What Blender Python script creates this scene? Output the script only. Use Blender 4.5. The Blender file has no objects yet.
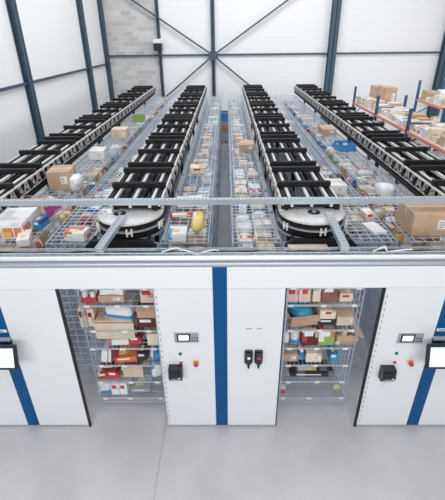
import bpy, math, random
from mathutils import Vector, Matrix
PI = math.pi
SC = bpy.context.scene
COL = SC.collection
rnd = random.Random(11)

# ------------------------------------------------------------------ materials
MATS = {}
def mat(name, col, rough=0.5, metal=0.0, spec=0.5, emit=0.0):
    m = bpy.data.materials.new(name); m.use_nodes = True
    b = m.node_tree.nodes['Principled BSDF']
    b.inputs['Base Color'].default_value = (*col, 1)
    b.inputs['Roughness'].default_value = rough
    b.inputs['Metallic'].default_value = metal
    b.inputs['Specular IOR Level'].default_value = spec
    if emit:
        b.inputs['Emission Color'].default_value = (*col, 1)
        b.inputs['Emission Strength'].default_value = emit
    MATS[name] = m
    return m
def nodes(m):
    return m.node_tree.nodes, m.node_tree.links, m.node_tree.nodes['Principled BSDF']
def vary(m, c1, c2, scale=6.0, detail=4, coord='Object', lo=0.35, hi=0.65):
    n, l, b = nodes(m)
    tc = n.new('ShaderNodeTexCoord'); t = n.new('ShaderNodeTexNoise'); r = n.new('ShaderNodeValToRGB')
    t.inputs['Scale'].default_value = scale; t.inputs['Detail'].default_value = detail
    r.color_ramp.elements[0].position = lo; r.color_ramp.elements[1].position = hi
    r.color_ramp.elements[0].color = (*c1, 1); r.color_ramp.elements[1].color = (*c2, 1)
    l.new(tc.outputs[coord], t.inputs['Vector']); l.new(t.outputs['Fac'], r.inputs['Fac'])
    l.new(r.outputs['Color'], b.inputs['Base Color'])
    return m
def printed(name, base, ink, third, scale=9.0, rough=0.4):
    """cardboard print: irregular colour fields over a base colour"""
    m = mat(name, base, rough)
    n, l, b = nodes(m)
    tc = n.new('ShaderNodeTexCoord'); v = n.new('ShaderNodeTexWhiteNoise'); v.noise_dimensions = '3D'
    oi = n.new('ShaderNodeObjectInfo'); ad = n.new('ShaderNodeVectorMath'); ad.operation = 'ADD'
    mu = n.new('ShaderNodeVectorMath'); mu.operation = 'MULTIPLY'; mu.inputs[1].default_value = (scale, scale, scale*1.5)
    fl = n.new('ShaderNodeVectorMath'); fl.operation = 'FLOOR'
    l.new(tc.outputs['Object'], mu.inputs[0]); l.new(mu.outputs[0], ad.inputs[0]); l.new(oi.outputs['Random'], ad.inputs[1])
    l.new(ad.outputs[0], fl.inputs[0]); l.new(fl.outputs[0], v.inputs['Vector'])
    r = n.new('ShaderNodeValToRGB'); r.color_ramp.interpolation = 'CONSTANT'
    e = r.color_ramp.elements
    e[0].position = 0; e[0].color = (*base, 1); e[1].position = 0.45; e[1].color = (*ink, 1)
    x = e.new(0.68); x.color = (*base, 1); y = e.new(0.80); y.color = (*third, 1); z = e.new(.9); z.color = (*base, 1)
    s = n.new('ShaderNodeSeparateColor')
    l.new(v.outputs['Color'], s.inputs['Color']); l.new(s.outputs['Red'], r.inputs['Fac'])
    l.new(r.outputs['Color'], b.inputs['Base Color'])
    return m

vary(mat('floor_concrete', (.5, .5, .52), .26, spec=.4), (.53, .525, .555), (.61, .605, .63), 1.3, 6)
vary(mat('panel_white', (.80, .83, .86), .38), (.82, .85, .88), (.85, .875, .90), .8, 2)
mat('header_white', (.87, .895, .90), .35)
mat('stripe_blue', (.004, .085, .255), .5, spec=.2)
mat('black_edge', (.012, .013, .016), .5)
mat('black_metal', (.007, .008, .011), .5, spec=.3)
mat('rail_light', (.80, .79, .78), .4, .1)
mat('chain_metal', (.46, .45, .45), .4, .3)
mat('galvanised', (.60, .66, .71), .33, .55)
mat('wire', (.54, .62, .73), .3, .4)
mat('wire_bright', (.70, .77, .86), .35, .0)
mat('disc_plate', (.74, .74, .74), .4, .2)
vary(MATS['disc_plate'], (.66, .66, .66), (.80, .80, .80), 30, 3)
mat('steel_blue', (.065, .105, .145), .55, spec=.3)
mat('upright_blue', (.03, .085, .22), .45)
mat('beam_orange', (.74, .30, .23), .45)
mat('white_plastic', (.82, .83, .84), .4)
mat('dark_plastic', (.022, .024, .03), .4)
mat('grey_plastic', (.34, .36, .42), .4)
mat('display_lit', (.80, .92, .95), .3, emit=.75)
mat('display_white', (.9, .93, .9), .3, emit=.6)
mat('button_red', (.62, .05, .05), .35)
mat('button_green', (.02, .16, .13), .35)
mat('button_yellow', (.80, .42, .06), .35)
mat('button_white', (.86, .9, .92), .3)
mat('tray_dark', (.10, .115, .14), .5)
mat('tape', (.66, .52, .36), .3)
mat('paper_label', (.86, .86, .85), .6)
mat('ink', (.05, .05, .06), .6)
vary(mat('wood', (.4, .26, .16), .7), (.33, .21, .13), (.46, .31, .2), 12, 5)
mat('crate_blue', (.05, .20, .42), .4)
mat('crate_grey', (.36, .41, .46), .5)
vary(mat('kraft', (.55, .38, .26), .75), (.50, .345, .235), (.60, .425, .30), 4, 4)
vary(mat('kraft_pale', (.70, .56, .43), .75), (.66, .52, .39), (.75, .62, .5), 4, 4)
mat('cream', (.86, .77, .64), .6)

# wall cladding: white sandwich panels with fine horizontal ribs
def cladding(name, c1, c2, axis_scale):
    m = mat(name, c1, .6)
    n, l, b = nodes(m)
    tc = n.new('ShaderNodeTexCoord'); w = n.new('ShaderNodeTexWave')
    w.wave_type = 'BANDS'; w.bands_direction = 'Z'; w.inputs['Scale'].default_value = axis_scale
    w.inputs['Distortion'].default_value = 0
    r = n.new('ShaderNodeValToRGB'); e = r.color_ramp.elements
    e[0].position = 0.0; e[0].color = (*c2, 1); e[1].position = .12; e[1].color = (*c1, 1)
    l.new(tc.outputs['Object'], w.inputs['Vector']); l.new(w.outputs['Fac'], r.inputs['Fac'])
    l.new(r.outputs['Color'], b.inputs['Base Color'])
    return m
cladding('wall_cladding', (.88, .89, .90), (.84, .855, .87), 1.4)
mat('wall_plain', (.92, .93, .93), .6)
def blockwork(name):
    m = mat(name, (.5, .5, .5), .85)
    n, l, b = nodes(m)
    tc = n.new('ShaderNodeTexCoord'); mp = n.new('ShaderNodeMapping'); br = n.new('ShaderNodeTexBrick')
    mp.inputs['Rotation'].default_value = (PI/2, 0, 0)
    br.inputs['Scale'].default_value = 1.0
    br.inputs['Brick Width'].default_value = .5; br.inputs['Row Height'].default_value = .22
    br.inputs['Mortar Size'].default_value = .012
    br.inputs['Color1'].default_value = (.46, .455, .46, 1); br.inputs['Color2'].default_value = (.62, .61, .605, 1)
    br.inputs['Mortar'].default_value = (.60, .60, .60, 1)
    l.new(tc.outputs['Object'], mp.inputs['Vector']); l.new(mp.outputs['Vector'], br.inputs['Vector'])
    l.new(br.outputs['Color'], b.inputs['Base Color'])
    return m
blockwork('blockwork')
# perforated galvanised channel: rows of dark slots
def perforated(name):
    m = mat(name, (.62, .67, .71), .35, .5)
    n, l, b = nodes(m)
    tc = n.new('ShaderNodeTexCoord'); sp = n.new('ShaderNodeSeparateXYZ')
    def mod(sock, per, lim):
        d = n.new('ShaderNodeMath'); d.operation = 'PINGPONG'; d.inputs[1].default_value = per/2
        l.new(sock, d.inputs[0])
        c = n.new('ShaderNodeMath'); c.operation = 'LESS_THAN'; c.inputs[1].default_value = lim
        l.new(d.outputs[0], c.inputs[0]); return c.outputs[0]
    l.new(tc.outputs['Object'], sp.inputs[0])
    a = mod(sp.outputs['X'], .05, .012)
    mx = n.new('ShaderNodeMix'); mx.data_type = 'RGBA'
    mx.inputs['A'].default_value = (.66, .71, .75, 1); mx.inputs['B'].default_value = (.36, .41, .46, 1)
    l.new(a, mx.inputs['Factor']); l.new(mx.outputs['Result'], b.inputs['Base Color'])
perforated('perforated')

PRINT = {}   # colour word -> material
for cw, base, ink, third in [
    ('red',     (.56, .06, .07), (.86, .80, .76), (.30, .02, .03)),
    ('orange',  (.80, .24, .09), (.88, .82, .74), (.86, .55, .12)),
    ('blue',    (.05, .26, .56), (.86, .89, .91), (.02, .12, .34)),
    ('teal',    (.03, .30, .50), (.02, .22, .42), (.05, .36, .55)),
    ('green',   (.26, .44, .12), (.84, .80, .66), (.60, .10, .09)),
    ('yellow',  (.82, .66, .22), (.88, .84, .7), (.7, .42, .1)),
    ('magenta', (.44, .07, .27), (.72, .42, .62), (.26, .03, .2)),
    ('white',   (.85, .86, .87), (.85, .86, .87), (.66, .70, .74)),
    ('cream',   (.84, .74, .60), (.84, .74, .60), (.64, .45, .32)),
    ('white and red',  (.86, .85, .84), (.70, .16, .11), (.86, .85, .84)),
    ('white and orange', (.87, .86, .84), (.82, .30, .12), (.87, .86, .84)),
    ('white and blue', (.86, .88, .9), (.10, .36, .62), (.86, .88, .9)),
    ('red and blue', (.72, .18, .06), (.62, .05, .05), (.05, .16, .42)),
    ('pink',    (.80, .60, .54), (.88, .82, .78), (.62, .30, .26)),
    ('black',   (.03, .03, .035), (.18, .19, .22), (.03, .03, .035)),
    ('dark red', (.12, .02, .02), (.40, .06, .05), (.70, .58, .45)),
    ('brown',   (.30, .13, .08), (.46, .16, .10), (.24, .1, .06)),
    ('grey',    (.42, .45, .50), (.60, .63, .67), (.3, .33, .37)),
]:
    PRINT[cw] = printed('print_' + cw.replace(' ', '_'), base, ink, third)
PRINT['brown'] = MATS['kraft']; PRINT['pale brown'] = MATS['kraft_pale']
PRINT['red brown'] = MATS['print_brown']

# ------------------------------------------------------------------ mesh helper
class MB:
    def __init__(s): s.v = []; s.f = []; s.m = []; s.mats = []; s.mi = 0
    def use(s, m):
        m = MATS[m] if isinstance(m, str) else m
        if m not in s.mats: s.mats.append(m)
        s.mi = s.mats.index(m); return s
    def quad(s, a, b, c, d):
        i = len(s.v); s.v += [a, b, c, d]; s.f.append((i, i+1, i+2, i+3)); s.m.append(s.mi)
    def box(s, lo, hi, bev=0.0):
        x0, y0, z0 = lo; x1, y1, z1 = hi
        if x0 > x1: x0, x1 = x1, x0
        if y0 > y1: y0, y1 = y1, y0
        if z0 > z1: z0, z1 = z1, z0
        i = len(s.v)
        if bev <= 0:
            s.v += [(x0,y0,z0),(x1,y0,z0),(x1,y1,z0),(x0,y1,z0),(x0,y0,z1),(x1,y0,z1),(x1,y1,z1),(x0,y1,z1)]
            for f in ((0,3,2,1),(4,5,6,7),(0,1,5,4),(1,2,6,5),(2,3,7,6),(3,0,4,7)):
                s.f.append(tuple(i+k for k in f)); s.m.append(s.mi)
            return s
        b = min(bev, (x1-x0)*.45, (y1-y0)*.45, (z1-z0)*.45)
        idx = {}
        def P(sx, sy, sz, ax):   # ax: the axis on which the vertex is at full extent
            k = (sx, sy, sz, ax)
            if k not in idx:
                c = [x1 if sx > 0 else x0, y1 if sy > 0 else y0, z1 if sz > 0 else z0]
                sg = (sx, sy, sz)
                for a in range(3):
                    if a != ax: c[a] -= sg[a]*b
                idx[k] = len(s.v); s.v.append(tuple(c))
            return idx[k]
        S = (-1, 1)
        def add(*vs): s.f.append(tuple(vs)); s.m.append(s.mi)
        for sg in S:
            q = [P(sg,-1,-1,0), P(sg,1,-1,0), P(sg,1,1,0), P(sg,-1,1,0)]; add(*(q if sg > 0 else q[::-1]))
            q = [P(-1,sg,-1,1), P(-1,sg,1,1), P(1,sg,1,1), P(1,sg,-1,1)]; add(*(q if sg > 0 else q[::-1]))
            q = [P(-1,-1,sg,2), P(1,-1,sg,2), P(1,1,sg,2), P(-1,1,sg,2)]; add(*(q if sg > 0 else q[::-1]))
        for a in S:
            for c in S:
                q = [P(a,c,-1,0), P(a,c,-1,1), P(a,c,1,1), P(a,c,1,0)]; add(*(q if a*c > 0 else q[::-1]))
                q = [P(a,-1,c,0), P(a,1,c,0), P(a,1,c,2), P(a,-1,c,2)]; add(*(q if a*c > 0 else q[::-1]))
                q = [P(-1,a,c,1), P(-1,a,c,2), P(1,a,c,2), P(1,a,c,1)]; add(*(q if a*c > 0 else q[::-1]))
                for d in S:
                    q = [P(a,c,d,0), P(a,c,d,1), P(a,c,d,2)]; add(*(q if a*c*d > 0 else q[::-1]))
        return s
    def bar(s, a, b, w, h=None, up=(0, 0, 1)):
        """square bar from a to b, w across and h along 'up'"""
        h = h or w
        a = Vector(a); b = Vector(b); d = (b-a).normalized(); u = Vector(up)
        if abs(d.dot(u)) > .95: u = Vector((0, 1, 0)) if abs(d.y) < .9 else Vector((1, 0, 0))
        x = d.cross(u).normalized(); y = x.cross(d).normalized()
        i = len(s.v)
        for p in (a, b):
            for sx, sy in ((-1,-1),(1,-1),(1,1),(-1,1)):
                s.v.append(tuple(p + x*sx*w/2 + y*sy*h/2))
        for f in ((0,1,5,4),(1,2,6,5),(2,3,7,6),(3,0,4,7),(3,2,1,0),(4,5,6,7)):
            s.f.append(tuple(i+k for k in f)); s.m.append(s.mi)
        return s
    def cyl(s, a, b, r, n=12, r2=None):
        a = Vector(a); b = Vector(b); d = (b-a).normalized(); r2 = r if r2 is None else r2
        u = Vector((0,0,1)) if abs(d.z) < .9 else Vector((1,0,0))
        x = d.cross(u).normalized(); y = x.cross(d).normalized(); i = len(s.v)
        for p, rr in ((a, r), (b, r2)):
            for k in range(n):
                t = 2*PI*k/n; s.v.append(tuple(p + x*rr*math.cos(t) + y*rr*math.sin(t)))
        for k in range(n):
            s.f.append((i+k, i+n+k, i+n+(k+1)%n, i+(k+1)%n)); s.m.append(s.mi)
        s.f.append(tuple(i+k for k in range(n))); s.m.append(s.mi)
        s.f.append(tuple(i+n+k for k in range(n-1,-1,-1))); s.m.append(s.mi)
        return s
    def tube(s, pts, r, n=6):
        pts = [Vector(p) for p in pts]; i = len(s.v); m = len(pts)
        for k, p in enumerate(pts):
            d = (pts[min(k+1, m-1)] - pts[max(k-1, 0)]).normalized()
            u = Vector((0,0,1)) if abs(d.z) < .9 else Vector((1,0,0))
            x = d.cross(u).normalized(); y = x.cross(d).normalized()
            for q in range(n):
                t = 2*PI*q/n; s.v.append(tuple(p + x*r*math.cos(t) + y*r*math.sin(t)))
        for k in range(m-1):
            for q in range(n):
                s.f.append((i+k*n+q, i+(k+1)*n+q, i+(k+1)*n+(q+1)%n, i+k*n+(q+1)%n)); s.m.append(s.mi)
        return s
    def poly_prism(s, pts, z0, z1):
        i = len(s.v); n = len(pts)
        s.v += [(x, y, z0) for x, y in pts] + [(x, y, z1) for x, y in pts]
        s.f.append(tuple(i+n+k for k in range(n))); s.m.append(s.mi)
        s.f.append(tuple(i+k for k in range(n-1,-1,-1))); s.m.append(s.mi)
        for k in range(n):
            s.f.append((i+k, i+(k+1)%n, i+n+(k+1)%n, i+n+k)); s.m.append(s.mi)
        return s
    def mesh(s, name, smooth=False):
        me = bpy.data.meshes.new(name); me.from_pydata(s.v, [], s.f)
        for m in s.mats: me.materials.append(m)
        me.polygons.foreach_set('material_index', s.m)
        if smooth: me.polygons.foreach_set('use_smooth', [True]*len(s.f))
        me.update(); return me
    def obj(s, name, parent=None, smooth=False, loc=None):
        return link(name, s.mesh(name, smooth), parent, loc)
def link(name, me, parent=None, loc=None, rz=0):
    o = bpy.data.objects.new(name, me); COL.objects.link(o)
    if parent is not None: o.parent = parent
    if loc is not None: o.location = loc
    if rz: o.rotation_euler = (0, 0, rz)
    return o
def tag(o, label, cat, group=None):
    o['label'] = label; o['category'] = cat
    if group: o['group'] = group
    return o
def thing(name, label, cat, loc=(0, 0, 0), rz=0, group=None):
    o = link(name, None, None, loc, rz); return tag(o, label, cat, group)
def struct(mb, name, parent=None):
    o = mb.obj(name, parent)
    if parent is None: o['kind'] = 'structure'
    return o
def copy_tree(o, parent=None):
    c = o.copy(); COL.objects.link(c); c.parent = parent
    for ch in KIDS.get(o.name, ()): copy_tree(ch, c)
    return c
KIDS = {}
ORD = ['first','second','third','fourth','fifth','sixth','seventh','eighth','ninth','tenth','eleventh','twelfth',
       'thirteenth','fourteenth','fifteenth','sixteenth','seventeenth']

# ------------------------------------------------------------------ the hall
XL, YB, XR = -6.0, 18.6, 13.0
struct(MB().use('floor_concrete').box((XL-.3, -9, -.2), (XR+.3, YB+.3, 0)).use('grey_plastic').box((-.807, -9, -.01), (-.797, YB, .0006)).box((XL, 1.9, -.01), (XR, 1.91, .0006)), 'floor')
m = MB().use('blockwork').box((XL, YB, 0), (-3.2, YB+.25, 9))
struct(m, 'wall_back_blockwork')
m = MB().use('wall_cladding').box((-3.2, YB, 0), (XR+.3, YB+.25, 9))
struct(m, 'wall_back')
struct(MB().use('wall_plain').box((XL-.25, -2, 0), (XL, YB+.25, 9)), 'wall_left')
struct(MB().use('wall_plain').box((XR, 4, 0), (XR+.25, YB+.25, 9)), 'wall_right')
def hcol(x, y, w, d, z1=9):      # steel column, H profile standing off the wall
    b = MB().use('steel_blue'); t = .03
    b.box((x-w/2, y-d/2, 0), (x+w/2, y-d/2+t, z1)); b.box((x-w/2, y+d/2-t, 0), (x+w/2, y+d/2, z1))
    b.box((x-t/2, y-d/2, 0), (x+t/2, y+d/2, z1)); return b
def lcol(y, w, d):
    b = MB().use('steel_blue'); t = .03; x = XL+d/2
    b.box((x-d/2, y-w/2, 0), (x-d/2+t, y+w/2, 9)); b.box((x+d/2-t, y-w/2, 0), (x+d/2, y+w/2, 9))
    b.box((x-d/2, y-t/2, 0), (x+d/2, y+t/2, 9)); return b
struct(hcol(-.56, YB-.10, .19, .18), 'trim_1')
struct(hcol(5.33, YB-.18, .38, .34), 'trim_2')
struct(hcol(10.95, YB-.18, .38, .34), 'trim_3')
struct(hcol(-3.22, YB-.07, .15, .13), 'trim_4')
struct(lcol(9.25, .22, .2), 'trim_5')
struct(lcol(15.35, .24, .2), 'trim_6')
struct(lcol(18.45, .22, .2), 'trim_7')
def beam(a, b, w, h): return MB().use('steel_blue').bar(a, b, w, h)
struct(beam((XL+.2, YB-.06, 3.98), (XR, YB-.06, 3.98), .08, .08), 'trim_8')
struct(beam((XL+.06, -2, 3.62), (XL+.06, YB-.1, 3.62), .075, .075), 'trim_9')
CX, CZ = -.56, 3.96
k = 0
for (x, z) in ((-6.0, 7.4), (4.9, 7.5), (-3.9, 1.4), (2.4, 1.7)):
    d = Vector((x-CX, 0, z-CZ)).normalized()*.2
    b = MB().use('steel_blue').bar((CX+d.x, YB-.24, CZ+d.z), (x, YB-.24, z), .075, .05, up=(0, 1, 0))
    struct(b, 'trim_%d' % (10+k)); k += 1
b = MB().use('steel_blue'); b.poly_prism([(CX+.24*math.cos(t*PI/4+PI/8), CZ+.24*math.sin(t*PI/4+PI/8)) for t in range(8)], -.02, .02)
b.v = [(x, YB-.26+z, y) for x, y, z in b.v]; struct(b, 'trim_14')

# fan heater on the blockwork
t = thing('fan_heater', 'white and black box heater hung on the column beside the grey blockwork', 'heater', (-3.25, YB-.45, 4.2))
MB().use('white_plastic').box((-.21, -.16, .32), (.21, .3, .52), .03).obj('casing', t)
MB().use('dark_plastic').box((-.2, -.15, 0), (.2, .28, .32), .03).obj('outlet', t)
b = MB().use('black_edge')
for i in range(6): b.box((-.17, -.165, .04+i*.045), (.17, -.15, .06+i*.045))
b.obj('grille', t)
MB().use('steel_blue').box((-.03, .28, .1), (.03, .34, .4)).obj('bracket', t)

# ------------------------------------------------------------------ front cladding with picking stations
A0, B0, HD, HT, ST = 1.874, .7455, 2.3266, 2.61, 2.6515
TH = .06
def panel(name, x0, x1, sx, label):
    o = thing(name, label, 'panel', ((x0+x1)/2, 0, 0)); c = (x0+x1)/2
    b = MB().use('panel_white')
    b.box((x0-c, 0, .035), (sx-.081-c, TH, HD), .004); b.box((sx+.081-c, 0, .035), (x1-c, TH, HD), .004)
    b.obj('cladding_sheet', o)
    MB().use('stripe_blue').box((sx-.08-c, .001, .035), (sx+.08-c, TH, HD)).obj('blue_stripe', o)['label'] = 'blue vertical stripe'
    MB().use('grey_plastic').box((x0-c+.01, .02, 0), (x1-c-.01, TH-.02, .035)).obj('plinth', o)
    return o, c
pl, c = panel('front_panel', -3.43, -A0, -ST, 'white front panel with blue stripe beside the doorway of cartons and red packs')
MB().use('black_edge').box((-A0-c, -.004, .0), (-A0+.028-c, .03, HD)).obj('edge_strip', pl)['label'] = 'black edge strip'
pc, c = panel('front_panel', -B0, B0, 0, 'white middle front panel with blue stripe between the two open doorways')
def curtain(par, x, s):
    MB().use('white_plastic').box((x-.018, -.006, .05), (x+.018, .03, HD-.01)).obj('light_curtain', par)
    b = MB().use('grey_plastic')
    for i in range(24): b.box((x-.005, -.0075, .12+i*.09), (x+.006, -.006, .16+i*.09))
    b.obj('slot_pattern', par)
curtain(pc, -B0+.012, 1)
MB().use('black_edge').box((B0, .0, .02), (B0+.012, TH, HD)).obj('edge_strip', pc)
MB().use('black_edge').box((-B0-.006, .01, .02), (-B0, TH, HD)).obj('edge_strip', pc)
pr, c = panel('front_panel', A0, 3.43, ST, 'white front panel with blue stripe beside the doorway of blue bags and wooden flaps')
curtain(pr, A0+.03-c, 1)
MB().use('black_edge').box((A0-.028-c, -.004, 0), (A0-c, .03, HD)).obj('edge_strip', pr)['label'] = 'black edge strip'

h = thing('header_fascia', 'long white fascia above both doorways crossed by a blue stripe', 'fascia', (0, 0, HD))
b = MB().use('header_white')
b.box((-3.9, -.012, .006), (-.081, TH, HT-HD), .004); b.box((.081, -.012, .006), (3.9, TH, HT-HD), .004); b.obj('fascia_board', h)
MB().use('stripe_blue').box((-.08, -.011, 0.002), (.08, TH, HT-HD)).obj('blue_stripe', h)['label'] = 'blue stripe'
MB().use('grey_plastic').box((-3.9, -.008, HT-HD), (3.9, TH, HT-HD+.012)).obj('seal', h)
MB().use('galvanised').box((-3.9, -.01, HT-HD+.012), (3.9, TH+.03, HT-HD+.045), .006).obj('capping', h)
MB().use('grey_plastic').box((-3.9, .012, HT-HD+.045), (3.9, TH, HT-HD+.058)).obj('shadow_gap_profile', h)
MB().use('header_white').cyl((-3.9, .045, HT-HD+.085), (3.9, .045, HT-HD+.085), .028, 12).obj('round_rail', h, True)
# wire cable tray running behind the fascia
t = thing('cable_tray', 'grey wire cable tray running along the top of the white fascia', 'cable tray', (0, .09, 2.685))
b = MB().use('galvanised')
for y, z in ((0, .05), (0, .025), (0, 0), (.04, 0), (.08, 0), (.11, 0), (.11, .025), (.11, .05)): b.bar((-3.9, y, z), (3.9, y, z), .010)
for i in range(79):
    x = -3.9+i*.1
    b.bar((x, 0, .05), (x, 0, 0), .006); b.bar((x, 0, 0), (x, .11, 0), .006); b.bar((x, .11, 0), (x, .11, .05), .006)
b.obj('tray_mesh', t)
MB().use('tray_dark').box((-3.9, .006, -.014), (3.9, .106, -.006)).obj('tray_floor', t)['label'] = 'dark grey tray floor'
b = MB().use('galvanised')
for x in (-3.4, -2, -.75, .75, 2, 3.4): b.box((x-.03, -.035, -.085), (x+.03, .09, -.006))
b.obj('bracket', t)
for i in range(3):
    pts = [(-3.9+.1*j, .115+.03*i+.01*math.sin(j*.7+i*2), 2.702+.006*math.sin(j*1.3+i)) for j in range(79)]
    o = MB().use(['dark_plastic', 'grey_plastic', 'black_edge'][i]).tube(pts, .009).obj('cable', None, True)
    tag(o, ['thin black cable lying in the wire tray toward the doorways', 'grey cable lying along the middle of the wire tray', 'black cable lying in the wire tray toward the basket rows'][i], 'cable', 'cables in the wire tray')
for i, (x, lab) in enumerate(((-.34, 'white cable loops arching over the wire tray beside the middle blue stripe'), (1.92, 'white cable loop arching over the wire tray near the large brown carton'))):
    pts = []
    for j in range(40):
        u = j/39; pts.append((x+(u-.5)*(.62 if i == 0 else .42)+.05*math.sin(u*9), .15+.04*math.sin(u*7), 2.712+.035*abs(math.sin(u*PI*(3 if i == 0 else 2)))))
    tag(MB().use('white_plastic').tube(pts, .009).obj('cable', None, True), lab, 'cable')

# ---- station fittings
def display(x, z, w, h_, label):
    t = thing('control_display', label, 'control panel', (x, 0, z))
    MB().use('white_plastic').box((-w/2-.012, -.012, -h_/2-.012), (w/2+.012, 0, h_/2+.03), .003).obj('mounting_plate', t)
    MB().use('grey_plastic').box((-w/2, -.022, -h_/2), (w/2, -.012, h_/2), .003).obj('bezel', t)
    MB().use('dark_plastic').box((-w/2+.03, -.026, -h_/2+.02), (w*.12+.015, -.022, h_/2-.01), .002).obj('screen_frame', t)
    MB().use('display_white').box((-w/2+.05, -.028, -h_/2+.04), (w*.12-.005, -.026, h_/2-.028)).obj('screen', t)['label'] = 'lit pale screen'
    b = MB().use('dark_plastic')
    for i in range(3):
        for j in range(2): b.box((w*.22+i*.03, -.025, -h_/2+.03+j*.04), (w*.22+i*.03+.016, -.022, -h_/2+.045+j*.04))
    b.obj('key_pattern', t)
display(-.415, 1.625, .29, .15, 'small grey control display with lit screen on the middle panel')
display(2.29, 1.605, .30, .15, 'small grey control display with lit screen on the panel beside the tablet')
def button(x, z, m, lab, e=False):
    t = thing('push_button', lab, 'button', (x, 0, z))
    if e:
        MB().use('button_yellow').box((-.032, -.014, -.022), (.032, 0, .036), .006).obj('yellow_plate', t)
        MB().use('button_red').cyl((0, -.014, -.006), (0, -.03, -.006), .016, 14).cyl((0, -.03, -.006), (0, -.05, -.006), .03, 16).obj('mushroom_head', t)
    else:
        MB().use('white_plastic').cyl((0, 0, 0), (0, -.008, 0), .028, 16).obj('collar', t)
        MB().use(m).cyl((0, -.008, 0), (0, -.022, 0), .02, 16).obj('cap', t)
where = ('on the middle panel', 'on the panel beside the tablet')
for s, (gx, rx, wx, ex) in enumerate(((-.505, -.505, -.315, -.315), (2.172, 2.178, 2.372, 2.378))):
    w = where[s]
    button(gx, 1.365, 'button_green', 'green push button above the red one ' + w)
    button(rx, 1.215, 'button_red', 'red push button below the green one ' + w)
    button(wx, 1.365, 'button_white', 'white push button above the yellow emergency stop ' + w)
    button(ex, 1.21, '', 'red mushroom emergency stop on yellow plate ' + w, True)
def terminal(x, z, lab):
    t = thing('scanner_housing', lab, 'scanner', (x, 0, z))
    b = MB().use('dark_plastic'); b.poly_prism([(-.09, 0), (-.125, .07), (-.10, .195), (0, .195), (0, 0)], -.085, .085)
    b.v = [(z_, x_, y_) for x_, y_, z_ in b.v]; b.obj('housing', t)
    MB().use('black_edge').box((-.06, -.124, .085), (.06, -.110, .165), .004).obj('window', t)
    MB().use('grey_plastic').box((-.045, -.118, .04), (.05, -.10, .06)).obj('nameplate', t)
    MB().use('button_white').cyl((.05, -.122, .072), (.05, -.130, .072), .012, 10).obj('lamp', t)
terminal(-.575, .985, 'black box shaped scanner housing on the middle panel')
terminal(2.10, .965, 'black box shaped scanner housing on the panel beside the tablet')
for i, x in enumerate((.345, .47)):
    t = thing('cradle_handset', ['black handset in a holder, the one closer to the blue stripe', 'black handset in a holder, the one closer to the doorway of blue bags'][i], 'handset', (x, 0, 1.15), 0, 'handsets on the middle panel')
    MB().use('dark_plastic').box((-.05, -.03, .06), (.05, 0, .27), .01).obj('holder', t)
    MB().use('dark_plastic').box((-.04, -.075, .08), (.04, -.03, .25), .015).obj('body', t)
    MB().use('button_white' if i == 0 else 'button_red').box((-.018, -.08, .175), (.018, -.075, .215), .002).obj('screen', t)
    MB().use('black_edge').cyl((0, -.05, .09), (0, -.04, .0), .022, 10, .012).obj('grip', t)
    p = tag(MB().use('paper_label').box((x-.05, -.003, 1.735), (x+.045, 0, 1.765)).use('grey_plastic').box((x-.035, -.0045, 1.742), (x-.004, -.003, 1.758)).box((x+.002, -.0045, 1.742), (x+.03, -.003, 1.758)).obj('number_label'),
            ['tiny printed label above the handset closer to the blue stripe', 'tiny printed label above the handset closer to the doorway'][i], 'label')
def tablet(x, z, lab, slab):
    t = thing('touch_screen', lab, 'monitor', (x, 0, z)); s = 1
    bz = MB().use('dark_plastic').box((-.24, -.02, -.16), (.24, .02, .16), .012).obj('bezel', t)
    sc = MB().use('display_lit').box((-.20, -.023, -.125), (.20, -.02, .12)).obj('screen', t)
    sc['label'] = 'pale blue lit screen'
    for o in (bz, sc): o.location = (0, -.20, 0); o.rotation_euler = (-.30, 0, 0)
    MB().use('dark_plastic').box((-.03, -.19, -.03), (.03, 0, .03), .006).obj('arm', t)
    MB().use('grey_plastic').box((-.10, -.05, .1), (.10, -.005, .15), .008).obj('bracket', t)
    b = MB().use('grey_plastic')
    b.box((-.012, -.2262, -.152), (.012, -.2202, -.142)); b.obj('home_key', t).location = (0, -.02, .005)
    g = tag(MB().use('paper_label').box((x-.075, -.006, z+.215), (x+.075, 0, z+.255)).use('stripe_blue').box((x-.055, -.0075, z+.228), (x+.03, -.006, z+.241)).obj('name_plate'), slab, 'sign')
tablet(-2.66, 1.49, 'black framed touch screen beside the doorway of cartons and red packs', 'white name plate above the touch screen beside the carton doorway')
tablet(2.66, 1.49, 'black framed touch screen beside the small grey control display', 'white name plate above the touch screen by the control display')

# ------------------------------------------------------------------ carousel tracks
CARS = [(-3.60, 'outer carousel along the clad wall'), (-1.25, 'carousel behind the doorway of cartons and red packs'),
        (1.25, 'carousel behind the doorway of blue bags'), (3.60, 'outer carousel along the orange pallet racks')]
Y0, Y1 = 1.35, 15.85
bars = [2.06]
y = 3.15
while y < Y1-.1:
    for d in (-.33, 0, .92, 1.75):
        if y+d < Y1-.05: bars.append(y+d)
    y += 2.45
bar_me = MB().use('black_metal').box((-.405, -.042, 2.81), (.405, .042, 2.89), .006).mesh('cross_bar')
def rail_me(x, w=.042):
    return MB().use('rail_light').box((x-w/2, Y0, 2.755), (x+w/2, Y1, 2.808), .006).mesh('rail')
rails = [rail_me(x) for x in (-.27, 0, .27)]
def side_me(s):
    b = MB()
    x = s*.40
    b.use('rail_light').box((x-.012, Y0, 2.782), (x+.012, Y1, 2.806)); b.box((x-.012, Y0, 2.60), (x+.012, Y1, 2.617))
    b.use('black_metal').box((x-s*.085, Y0, 2.56), (x-s*.02, Y1, 2.80)); b.box((x-s*.06, Y0, 2.49), (x+s*.01, Y1, 2.57))
    return b.mesh('side_rail')
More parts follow.
